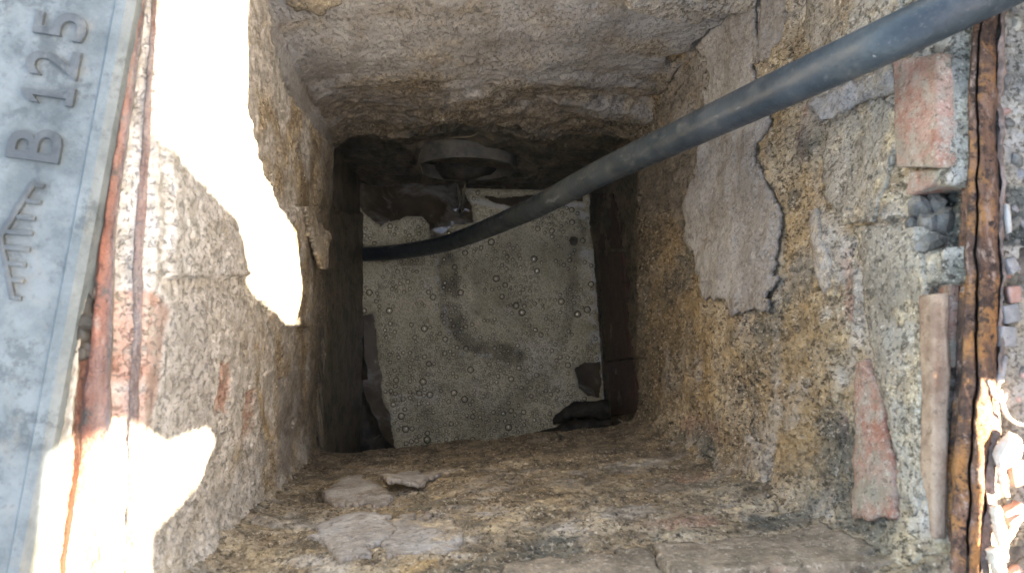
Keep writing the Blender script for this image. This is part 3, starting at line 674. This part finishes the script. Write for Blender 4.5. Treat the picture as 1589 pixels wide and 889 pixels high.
thin = np.clip(thin * (.72 + .75 * fbm(X, Y, .035, 4, 71)), 0, 1)
lipf = .0022 * sstep(9, 2, np.abs(m - 3))
seam = sstep(5, 0, line_d(wx, wy, [(676, 400), (684, 450), (694, 500), (712, 550), (760, 552)])) + .8 * sstep(4, 0, line_d(wx, wy, [(592, 600), (606, 618), (640, 612), (680, 616)]))
froth_glint = np.clip(.55 * seam * sstep(-.15, .35, fbm(X, Y, .025, 4, 69)) + .8 * sstep(7, 1, np.abs(line_d(wx, wy, [(735, 314), (770, 320), (800, 326), (835, 316), (905, 322)]))) + .75 * sstep(16, 2, line_d(wx, wy, [(908, 320), (912, 400), (922, 500), (934, 625)])) * sstep(-.1, .3, fbm(X, Y, .03, 3, 68)) + .5 * sstep(6, 0, line_d(wx, wy, [(600, 296), (640, 292), (700, 296)])), 0, 1)  # pale froth, plus glints along the foam edges put into the colour
FZ = wz + .003 + .0016 * np.clip(m / 12, -1, 1) + .0012 * fbm(X, Y, .03, 4, 64) - .0018 * thin + lipf + .0015 * seam
vi = m > 0; core = vi[:-1, :-1] & vi[1:, :-1] & vi[1:, 1:] & vi[:-1, 1:]
F = grid_faces(n1, n2, core); used = np.unique(F); idx = np.full(n1 * n2, -1); idx[used] = np.arange(len(used))
V = np.stack([X, Y, FZ], -1).reshape(-1, 3)[used]
foam = link('foam', mesh_np('foam', V, idx[F], True, {'thin': np.clip(thin.ravel()[used] * .95, 0, 1), 'froth_glint': froth_glint.ravel()[used]}), M['foam'])
tag(foam, 'grey-brown scum of fine foam floating on the water', 'foam', None, 'stuff')
# bubbles: the largest one by one, the rest as one mass
bm = bmesh.new(); bmesh.ops.create_uvsphere(bm, u_segments=14, v_segments=10, radius=1.0)
bmesh.ops.bisect_plane(bm, geom=bm.verts[:] + bm.edges[:] + bm.faces[:], plane_co=(0, 0, -.02), plane_no=(0, 0, -1), clear_outer=True)
dome = bpy.data.meshes.new('bubble'); bm.to_mesh(dome); bm.free()
for p in dome.polygons: p.use_smooth = True
dome.materials.append(M['bubble'])
cand = []
while len(cand) < 1700:
    i, j = rng.integers(2, n1 - 2), rng.integers(2, n2 - 2)
    if m[i, j] < 6: continue
    w_ = .25 + .9 * thin[i, j] + .5 * (fpy[i, j] > 540) + 1.3 * float(fbm(X[i, j], Y[i, j], .07, 3, 66))
    if rng.random() > w_: continue
    r = min(.0080, .0026 * math.exp(abs(rng.normal()) * .46)); x, y = X[i, j] + rng.normal() * .001, Y[i, j] + rng.normal() * .001
    if any((x - a) ** 2 + (y - b) ** 2 < (r + q) ** 2 * .9 for a, b, c, q in cand): continue
    cand.append((x, y, FZ[i, j], r))
cand.sort(key=lambda q: -q[3])
for x, y, z, r in cand[:300]:
    o = link('bubble', dome, None, foam); o.location = (x, y, z - r * .15); o.scale = (r, r, r * .8)
dv = np.array([v.co[:] for v in dome.vertices]); dt = []
for p in dome.polygons:
    vs = list(p.vertices)
    for k in range(1, len(vs) - 1): dt.append((vs[0], vs[k], vs[k + 1]))
dt = np.array(dt); Vs, Fs = [], []
for k, (x, y, z, r) in enumerate(cand[300:]):
    Vs.append(dv * np.array([r, r, r * .8]) + np.array([x, y, z - r * .15])); Fs.append(dt + k * len(dv))
bmass = link('small_bubbles', mesh_np('small_bubbles', np.concatenate(Vs), np.concatenate(Fs)), M['bubble'], foam); bmass['kind'] = 'stuff'

# ------------------------------------------------------------------ outlet pipe and the water running from it
PD = 1.45; pc = at(722, 264, PD); PR = .094; yend = pc[1]
pipe = empty('outlet_pipe', (pc[0], yend, CAM_Z - PD)); tag(pipe, 'grey-brown drain pipe end jutting from the far wall above the foam', 'pipe')
def ring(name, y0, y1, ro, ri, mat, parent, seg=64):
    V, F = [], []
    prof = [(y0, ri), (y0, ro - .001), (y0 + .001, ro), (y1, ro), (y1, ri)]
    for s in range(seg):
        a = 2 * math.pi * s / seg; wob = 1 + .006 * math.sin(3 * a + 1)
        for (y, r) in prof: V.append((pc[0] + r * wob * math.cos(a), y, CAM_Z - PD + r * wob * math.sin(a)))
    k = len(prof)
    for s in range(seg):
        for q in range(k): F.append((s * k + q, s * k + (q + 1) % k, ((s + 1) % seg) * k + (q + 1) % k, ((s + 1) % seg) * k + q))
    return link(name, mesh_np(name, np.array(V), np.array(F), False), mat, parent)
ring('barrel', yend + .026, yend + .20, PR - .002, PR - .009, M['pipe'], pipe)
ring('collar', yend, yend + .032, PR, PR - .006, M['pipe'], pipe)
sv = link('sediment', blob_mesh('sediment', (.082, .085, .034), .15, 1.5, 4, 70), M['sludge'], pipe); sv.location = (pc[0], yend + .082, CAM_Z - PD - .075)
st = empty('water_stream', tuple(at(716, 330, WATER_D))); tag(st, 'thin trickle of water falling from the pipe lip into the pool', 'water')
t = NT('clear_trickle'); t.b.inputs['Transmission Weight'].default_value = .85; t.b.inputs['IOR'].default_value = 1.33
M['trickle'] = t.out((.55, .52, .45), .05, t.noise(120, 3), .3, .002)
lipz = PD + PR - .004
for pts, r in (([at(703, 262, lipz), at(706, 276, 1.58), at(712, 300, 1.63), at(716, 334, 1.705)], [.0022, .002, .003, .006]),
               ([at(731, 262, lipz), at(726, 276, 1.58), at(719, 302, 1.63), at(716, 334, 1.705)], [.0022, .002, .003, .006])):
    link('strand', tube_mesh('strand', pts, r, 8, 8, .08, 3), M['trickle'], st)

# ------------------------------------------------------------------ hose
HP = [at(1900, -190, .470), at(1650, -66, .474), at(1422, 42, .492), at(1290, 103, .545), at(1170, 158, .625), at(1050, 214, .74), at(930, 270, .90), at(815, 329, 1.13), at(707, 373, 1.43), at(640, 388, 1.58), at(575, 394, 1.68), at(520, 392, 1.74)]
hose = link('hose', tube_mesh('hose', HP, .0152, 28, 14), M['hose'])
tag(hose, 'scuffed black plastic hose slanting down the shaft into the foam', 'hose')

# ------------------------------------------------------------------ sludge lumps on the waterline
def lump(name, pts, rad, label, seed):
    me = tube_mesh(name, pts, rad, 20, 10); co = np.zeros(len(me.vertices) * 3); me.vertices.foreach_get('co', co); co = co.reshape(-1, 3)
    nr = np.zeros(len(co) * 3); me.vertices.foreach_get('normal', nr); nr = nr.reshape(-1, 3)
    co = co + nr * (.006 * fbm(co[:, 0] + co[:, 2], co[:, 1], .03, 4, seed))[:, None]
    me.vertices.foreach_set('co', co.ravel()); me.update()
    return tag(link(name, me, M['sludge']), label, 'sludge', 'sludge at the waterline')
lump('sludge_lump', [at(858, 654, 1.69), at(872, 646, 1.68), at(900, 636, 1.67), at(935, 636, 1.66), at(975, 640, 1.66)], [.006, .012, .017, .020, .022], 'black slug-shaped lump of sludge in the near right water corner', 71)
lump('sludge_lump', [at(770, 694, 1.69), at(830, 684, 1.68), at(890, 668, 1.68), at(960, 655, 1.68), at(1000, 650, 1.68)], [.010, .016, .022, .028, .03], 'dark low ridge of silt along the near water edge', 72)
lump('sludge_lump', [at(540, 600, 1.70), at(560, 650, 1.70), at(575, 690, 1.70), at(620, 712, 1.70)], [.022, .030, .036, .016], 'dark heap of brown sludge in the near left water corner', 73)
lump('sludge_lump', [at(545, 450, 1.70), at(545, 520, 1.70), at(552, 590, 1.70)], [.018, .024, .026], 'long dark sludge bank at the foot of the left wall', 74)

# ------------------------------------------------------------------ ground
def ground_mesh():
    Vs, Fs, n = [], [], 0
    def add(Xr, Yr, nx, ny, amp, seed):
        nonlocal n
        X, Y = np.meshgrid(np.linspace(*Xr, nx), np.linspace(*Yr, ny), indexing='ij')
        Z = -.012 + amp * fbm(X, Y, .05, 5, seed, .6) * np.clip(np.minimum(X - Xr[0], Xr[1] - X) / .01, .0, 1) if amp else np.full(X.shape, -.012)
        Vs.append(np.stack([X, Y, Z], -1).reshape(-1, 3)); Fs.append(grid_faces(nx, ny) + n); n += nx * ny
    add((.335, .75), (-.45, .65), 210, 300, .006, 80)
    B = 300
    add((.75, B), (-.45, .65), 2, 2, 0, 0); add((-B, -.30), (-.45, .65), 2, 2, 0, 0)
    add((-.30, -.215), (-.45, .65), 2, 2, 0, 0)
    add((-.30, .75), (.43, .65), 2, 2, 0, 0); add((-.30, .75), (-.45, -.24), 2, 2, 0, 0)
    add((-B, B), (.65, B), 2, 2, 0, 0); add((-B, B), (-B, -.45), 2, 2, 0, 0)
    Vs[4][:, 2] -= .006; Vs[5][:, 2] -= .006; Vs[3][:, 2] -= .002
    return mesh_np('ground', np.concatenate(Vs), np.concatenate(Fs))
tag(link('ground', ground_mesh(), M['soil']), 'dark dry soil around the shaft mouth', None, None, 'structure')

# ------------------------------------------------------------------ iron frame round the mouth
frame = empty('manhole_surround', tuple(at(1490, 445, .5))); tag(frame, 'rusted iron frame lining the mouth of the shaft', 'surround')
def loft(name, rows, heights, ny, per, mat, parent, amp, seed, size=.012, ystretch=.35, tone=None):
    """strip between pixel polylines; rows: list of (y, [x...]) all seen at depth 0.5, heights: z for each column"""
    ys = np.array([r[0] for r in rows], float); xs = np.array([r[1] for r in rows], float)
    yy = np.linspace(ys[0], ys[-1], ny); nc = xs.shape[1]
    cols = np.stack([np.interp(yy, ys, xs[:, c]) for c in range(nc)], 1)
    tt = np.linspace(0, nc - 1, (nc - 1) * per + 1)
    V = np.zeros((ny, len(tt), 3)); hz = np.interp(tt, np.arange(nc), heights)
    for r in range(ny):
        xr = np.interp(tt, np.arange(nc), cols[r])
        for c in range(len(tt)): V[r, c] = at(xr[c], yy[r], .5 - hz[c])
    V[..., 2] += amp * fbm(V[..., 0], V[..., 1] * ystretch, size, 5, seed, .6)
    V[..., 0] += amp * .5 * fbm(V[..., 0] * .2, V[..., 1], .04, 4, seed + 3, .6)
    tn = np.interp(tt, np.arange(nc), tone if tone else [0] * nc); tn = np.repeat(tn[None], ny, 0) + .55 * fbm(V[..., 0], V[..., 1] * .5, .03, 5, seed + 7, .65)
    return link(name, mesh_np(name, V.reshape(-1, 3), grid_faces(ny, len(tt)), True, {'tone': np.clip(tn, 0, 1)}), M[mat], parent)
# right side: flange, two ridges with a cleft, inner lip
loft('rail', [(-420, [1526, 1528, 1534, 1536, 1548, 1551, 1553, 1574, 1580, 1586]), (60, [1496, 1499, 1506, 1509, 1517, 1519, 1521, 1540, 1546, 1549]), (420, [1486, 1489, 1496, 1499, 1512, 1515, 1518, 1544, 1551, 1553]),
             (640, [1474, 1478, 1486, 1490, 1509, 1512, 1515, 1536, 1543, 1546]), (889, [1462, 1465, 1470, 1474, 1498, 1501, 1504, 1518, 1523, 1526]), (1250, [1444, 1448, 1452, 1456, 1480, 1483, 1486, 1500, 1506, 1510])],
     [-.06, -.012, -.010, .001, .003, -.007, .005, .004, -.002, -.02], 420, 4, 'rust', frame, .0036, 90, .016, .5)
# left side: rusty seat with ribs and groove
loft('rail', [(-420, [290, 292, 296, 298, 304, 306, 308, 313, 315, 322, 326]), (0, [204, 207, 214, 217, 225, 228, 230, 236, 238, 244, 248]), (350, [138, 142, 156, 160, 174, 178, 181, 207, 210, 224, 230]),
             (700, [92, 98, 120, 126, 160, 168, 173, 196, 200, 214, 221]), (889, [66, 72, 96, 102, 150, 160, 166, 188, 193, 206, 214]), (1250, [20, 28, 60, 70, 120, 130, 136, 160, 166, 186, 196])],
     [-.03, -.004, -.004, .003, .001, .002, -.018, -.018, -.010, -.010, -.05], 420, 4, 'red_rust', frame, .0034, 91, .016, .5, tone=[.8, .7, .35, .2, .55, .95, 1, 1, .85, .6, .9])
px_box('rail', [(230, -420), (1540, -420), (1520, -360), (250, -360)], .495, .53, 'rust', frame, .003, 14)
px_box('rail', [(190, 1030), (1460, 990), (1500, 1120), (170, 1120)], .495, .53, 'rust', frame, .003, 15)
# mortar haunching outside the rails
hm = loft('mortar_haunch', [(-420, [1582, 1588, 1596, 1600]), (60, [1546, 1550, 1558, 1562]), (420, [1549, 1552, 1556, 1562]), (590, [1545, 1548, 1554, 1558]), (640, [1532, 1538, 1552, 1556]), (889, [1512, 1520, 1536, 1542]), (1250, [1496, 1504, 1520, 1530])],
          [-.02, .000, .001, -.03], 420, 6, 'dusty', None, .005, 92, .02, 1.0)
tag(hm, 'crumbling pale mortar bead between the right iron rail and the soil', 'mortar')
hm = loft('mortar_haunch', [(-420, [274, 280, 290, 294]), (0, [196, 200, 210, 216]), (350, [118, 126, 144, 152]), (700, [66, 76, 108, 118]), (889, [34, 46, 84, 96]), (1250, [-20, -10, 40, 60])],
          [-.03, .001, .004, -.02], 420, 6, 'haunch', None, .005, 93, .02, 1.0)
tag(hm, 'crumbling yellowish mortar between the iron cover and the left rail', 'mortar')
for k, (x, y, s_) in enumerate(((133, 475, .006), (138, 500, .007), (128, 520, .006), (136, 540, .005), (126, 548, .005))):
    o = link('dirt_clod', blob_mesh('dirt_clod', (s_, s_ * 1.5, s_ * .8), .35, 1.6, 2, 95 + k), M['sludge']); o.location = Vector(at(x, y, .501)); o.rotation_euler = (k, 0, k * 1.3)
    tag(o, 'dark clod of dirt wedged on the left rail beside the cover', 'dirt', 'dirt clods on the left rail')

# ------------------------------------------------------------------ cast iron cover with its markings
CD = .486; cz = CAM_Z - CD
cover = empty('manhole_cover', tuple(at(60, 445, CD))); tag(cover, 'blue-grey cast iron cover marked B 125 lying beside the shaft', 'cover')
e0, e1 = at(225, -96, CD), at(10, 1049, CD); ax = (e0 - e1); ln = np.linalg.norm(ax); ax /= ln; out = np.array([-ax[1], ax[0], 0]); 
if out[0] > 0: out = -out
def rrect(a0, a1, w0, w1, r, n=8):
    pts = []
    for (cx_, cy_, s0) in ((a1 - r, w0 + r, -90), (a1 - r, w1 - r, 0), (a0 + r, w1 - r, 90), (a0 + r, w0 + r, 180)):
        for q in range(n + 1):
            a = math.radians(s0 + 90 * q / n); pts.append((cx_ + r * math.cos(a), cy_ + r * math.sin(a)))
    return pts
def cover_pt(a, w, z): p = e1 + ax * a + out * w; return (p[0], p[1], z)
def prism(name, outline_levels, mat, parent):
    """stack of outlines [(pts, z)], capped top and bottom"""
    V, F = [], []; n = len(outline_levels[0][0])
    for pts, z in outline_levels: V += [cover_pt(a, w, z) for a, w in pts]
    for k in range(len(outline_levels) - 1):
        for q in range(n): F.append((k * n + q, k * n + (q + 1) % n, (k + 1) * n + (q + 1) % n, (k + 1) * n + q))
    F.append(tuple(range(n - 1, -1, -1))); F.append(tuple(range((len(outline_levels) - 1) * n, len(outline_levels) * n)))
    me = bpy.data.meshes.new(name); me.from_pydata(V, [], F); me.update()
    bm = bmesh.new(); bm.from_mesh(me); bmesh.ops.recalc_face_normals(bm, faces=bm.faces); bm.to_mesh(me); bm.free()
    return link(name, me, mat, parent)
o1 = lambda i, r: rrect(i, ln - i, i, .46 - i, r)
prism('plate', [(o1(.003, .02), -.010), (o1(.0, .02), -.004), (o1(.0, .02), cz - .004), (o1(.004, .018), cz), (o1(.010, .014), cz), (o1(.012, .013), cz - .0022)], M['iron'], cover)
def glyph(ch, px, py, wpx, hpx, name):
    """raised character centred at pixel (px, py); wpx along the text, hpx the letter height"""
    cu = bpy.data.curves.new('glyph', 'FONT'); cu.body = ch; cu.extrude = .5; cu.bevel_depth = 0; cu.offset = .012
    tmp = bpy.data.objects.new('glyph', cu); C.objects.link(tmp); dg = bpy.context.evaluated_depsgraph_get(); dg.update()
    me = bpy.data.meshes.new_from_object(tmp.evaluated_get(dg)); bpy.data.objects.remove(tmp)
    co = np.array([v.co[:] for v in me.vertices]); lo, hi = co.min(0), co.max(0); co = (co - (lo + hi) / 2) / (hi - lo)
    c = at(px, py, CD); k = CD / F_PX; u = ax; v = out
    z = cz - .0022 + (co[:, 2] + .5) * .0028
    P = c[None] + co[:, :1] * wpx * k * u[None] + co[:, 1:2] * hpx * k * v[None]; P[:, 2] = z
    me.vertices.foreach_set('co', P.ravel().astype(np.float32)); me.update(); me.name = name; me.materials.clear()
    return link(name, me, M['iron_dark'], cover)
glyph('B', 54, 224, 50, 80, 'letter'); glyph('2', 82, 98, 44, 80, 'digit'); glyph('5', 94, 40, 44, 80, 'digit')
def bar(p, q, wpx=9, name='emblem_bar', dz=0):
    a, b = at(*p, CD), at(*q, CD); t = b - a; L = np.linalg.norm(t); t /= L; s_ = np.array([-t[1], t[0], 0]) * wpx * CD / F_PX / 2
    V = [a - s_, b - s_, b + s_, a + s_]; n_ = .0006
    top = [np.array([*(v[:2]), cz + .0004 + dz]) for v in V]; bot = [np.array([*(v[:2]), cz - .004]) for v in V]
    me = rough_box(name, top + bot, .0004, 1, 0, 0); return link(name, me, M['iron_dark'], cover)
for k, (a, b) in enumerate((((50, 286), (68, 288)), ((40, 311), (63, 314)), ((25, 336), (54, 339)), ((6, 359), (50, 362)), ((3, 383), (46, 387)), ((8, 408), (40, 411)), ((11, 433), (36, 436)), ((19, 462), (32, 463)))): bar(a, b, 7)
def digit_one():
    k = CD / F_PX; c = at(74, 146, CD)
    pts = [(-.13, -.5), (.13, -.5), (.13, .5), (-.04, .5), (-.42, .24), (-.42, .08), (-.13, .26)]
    pts = [(-.36, -.5), (.36, -.5), (.36, -.36), (.10, -.36), (.10, .5), (-.06, .5), (-.38, .30), (-.38, .14), (-.10, .28), (-.10, -.36), (-.36, -.36)]
    V = [c + ax * a * 40 * k + out * b * 80 * k for a, b in pts]; n = len(V)
    V = [(v[0], v[1], z) for z in (cz - .0022, cz + .0006) for v in V]
    me = bpy.data.meshes.new('digit'); me.from_pydata(V, [], [tuple(range(n, 2 * n)), tuple(range(n - 1, -1, -1))] + [(q, (q + 1) % n, (q + 1) % n + n, q + n) for q in range(n)])
    bm = bmesh.new(); bm.from_mesh(me); bmesh.ops.recalc_face_normals(bm, faces=bm.faces); bm.to_mesh(me); bm.free()
    link('digit', me, M['iron_dark'], cover)
digit_one()
bar((52, 283), (0, 366), 9, 'emblem_spine', .0002); bar((0, 366), (4, 392), 8, 'emblem_spine', .0003); bar((4, 390), (19, 464), 8, 'emblem_spine', .0001)

# ------------------------------------------------------------------ stones, chips and roots on the soil at the right
def thing_at(name, me, mat, px, py, d, rot, label, cat, group=None):
    o = link(name, me, mat); o.location = Vector(at(px, py, d)); o.rotation_euler = rot; return tag(o, label, cat, group)
def chip(px, py, wpx, hpx, ang, label, mat, seed, th=.006, d=.498):
    c = at(px, py, d); k = d / F_PX; u = np.array([math.cos(ang), math.sin(ang), 0]) * wpx * k / 2; v = np.array([-math.sin(ang), math.cos(ang), 0]) * hpx * k / 2
    t = [-u - v, u * 1.1 - v * .9, u + v, -u * .95 + v * 1.05]; me = rough_box('stone_chip', [p + np.array([0, 0, .0]) for p in t] + [p - np.array([0, 0, th]) for p in t], .001, 3, .0008, seed)
    o = link('stone_chip', me, M[mat]); o.location = Vector(c); o.rotation_euler = (.12 * math.sin(seed), .1 * math.cos(seed), 0); return tag(o, label, 'stone', 'stone chips beside the right rail')
chip(1566, 523, 28, 34, -.05, 'square grey stone chip in the soil beside the right rail', 'stone', 1)
chip(1571, 487, 26, 30, .15, 'pinkish-grey stone chip above the square grey one', 'stone', 2)
chip(1576, 458, 20, 28, .1, 'brownish stone chip topmost of the row beside the rail', 'pink_stone', 3, .006, .5)
chip(1558, 572, 10, 46, -.35, 'narrow blue-grey splinter of slate below the square chip', 'stone', 4, .004)
chip(1567, 340, 7, 50, -.05, 'thin pale splinter lying in dark soil by the upper rail', 'pale_stone', 5, .004)
chip(1574, 412, 18, 26, .4, 'small bluish chip of stone in the soil', 'stone', 6)
chip(1582, 735, 22, 40, .2, 'brown half-buried stone behind the bright white one', 'pink_stone', 7)
chip(1578, 800, 34, 26, .5, 'reddish shard of brick with a sunlit edge near the bottom', 'pink_stone', 8, .008)
thing_at('stone', blob_mesh('stone', (.0085, .0115, .007), .38, 1.1, 2, 110, True), M['pale_stone'], 1563, 700, .494, (.2, .3, -.4), 'sunlit white stone lying against the right rail', 'stone')
for k, (pts, r, lb) in enumerate((
        ([(1533, 590), (1545, 615), (1557, 622), (1562, 610)], .0011, 'short pale root tip hooked over the rail edge'),
        ([(1552, 605), (1560, 640), (1575, 655), (1592, 660)], .0012, 'thin grey root looping into the soil above the white stone'),
        ([(1552, 722), (1557, 745), (1560, 765), (1566, 768)], .0022, 'forked sunlit root below the white stone'),
        ([(1544, 785), (1549, 815), (1556, 845), (1560, 870)], .0032, 'thick white sunlit root lying along the rail'),
        ([(1540, 850), (1546, 868), (1552, 890), (1556, 910)], .0040, 'stubby bleached root at the bottom edge'),
        ([(1556, 848), (1568, 828), (1580, 808), (1592, 800)], .0018, 'bright curved root crossing the reddish shard'))):
    me = tube_mesh('root', [at(x, y, .495) for x, y in pts], [r, r * 1.25, r * .9, r * .5], 9, 7, .10, k)
    tag(link('root', me, M['root']), lb, 'root', 'dry roots in the soil')
peb = [blob_mesh('pebble', (1, 1.15, .75), .3, 1.4, 2, 120 + k, True) for k in range(5)]
for k, me in enumerate(peb): me.materials.append(M[('stone', 'rubble', 'pink_stone', 'rubble', 'haunch')[k]])
for k in range(46):
    x, y = 1553 + 34 * random.random(), -10 + 900 * random.random()
    o = link('pebble', peb[k % 5], None); s_ = .0018 + .0035 * random.random() ** 2; o.scale = (s_, s_, s_); o.location = Vector(at(x, y, .507)); o.rotation_euler = (random.random() * 6, random.random() * 6, random.random() * 6)
    tag(o, 'small pebble in the dark soil strip right of the rail', 'pebble', 'pebbles in the soil')
# hanging rootlets by the outlet
for k, (pts, lb) in enumerate((([(654, 232, 1.30), (650, 250, 1.34), (656, 270, 1.42), (652, 285, 1.5)], 'pale rag of root hanging left of the outlet pipe'),
                               ([(700, 214, 1.29), (730, 212, 1.29), (742, 206, 1.28)], 'thin pale rootlet lying over the outlet pipe'),
                               ([(962, 204, 1.22), (978, 212, 1.24), (992, 206, 1.23)], 'fine grey rootlet above the hose at the far right corner'))):
    tag(link('rootlet', tube_mesh('rootlet', [at(*p) for p in pts], [.0006, .0010, .0005], 7, 8, .15, k), M['wet_root']), lb, 'root', 'rootlets by the outlet')
# spider threads in the near right corner
cw = empty('cobweb', tuple(at(1000, 650, 1.2))); tag(cw, 'wisps of dusty cobweb in the near right corner of the shaft', 'cobweb')
for a, b, c_ in (((1003, 590, 1.20), (1006, 620, 1.21), (1004, 640, 1.2)), ((975, 662, 1.24), (990, 648, 1.22), (1010, 632, 1.2)), ((985, 660, 1.23), (1000, 648, 1.21), (1022, 648, 1.19)), ((960, 650, 1.26), (968, 656, 1.25), (975, 662, 1.24))):
    link('thread', tube_mesh('thread', [at(*a), at(*b), at(*c_)], [.0003, .0005, .0003], 5, 6), M['root'], cw)

# ------------------------------------------------------------------ board barrier added outside the picture to shape the sun patches on the left wall
XB = .62; DX = XB + .2
blocker_o = empty('sun_blocker', (XB, 0, -.012)); tag(blocker_o, 'added unseen barrier of boards standing right of the shaft mouth', 'blocker')
def board(poly, name='board', x=XB, th=.008):
    DX = x + .2
    V = [(x + s_ * th, yy - KY * DX, (CAM_Z - d) + KZ * DX) for s_ in (0, 1) for yy, d in poly]; n = len(poly)
    F = [tuple(range(n)), tuple(range(2 * n - 1, n - 1, -1))] + [(q, q + n, (q + 1) % n + n, (q + 1) % n) for q in range(n)]
    me = bpy.data.meshes.new(name); me.from_pydata(V, [], F); me.update(); bm = bmesh.new(); bm.from_mesh(me); bmesh.ops.triangulate(bm, faces=bm.faces); bmesh.ops.recalc_face_normals(bm, faces=bm.faces); bm.to_mesh(me); bm.free()
    return link(name, me, M['timber'], blocker_o)
gd = CAM_Z + KZ * DX + .012
board([(.75, .25), (.75, .512), (.20, .512), (.14, .51), (.10, .505), (-.035, .50), (-.06, .442), (-.6, .436), (-.6, .25)])
board([(.75, .72), (.33, .72), (.23, .73), (.19, .78), (.168, .84), (.158, .90), (.150, .955), (.118, .985), (.085, 1.004), (.05, .985), (.05, gd), (.75, gd)])
board([(.146, .49), (.135, .56), (.122, .689), (.070, .757), (.044, .914), (.049, 1.012), (-.6, 1.012), (-.6, .45), (-.22, .45), (-.17, .462), (-.15, .519), (-.105, .529), (-.09, .624), (-.064, .669), (-.052, .644), (-.054, .554), (-.032, .489), (.108, .489)], 'board', XB + .012)
board([(.05, 1.052), (.05, gd), (-.6, gd), (-.6, 1.052)])
for yy in (.70, -.55): board([(yy - .025, .2), (yy + .025, .2), (yy + .025, gd), (yy - .025, gd)], 'post', XB + .05, .05)
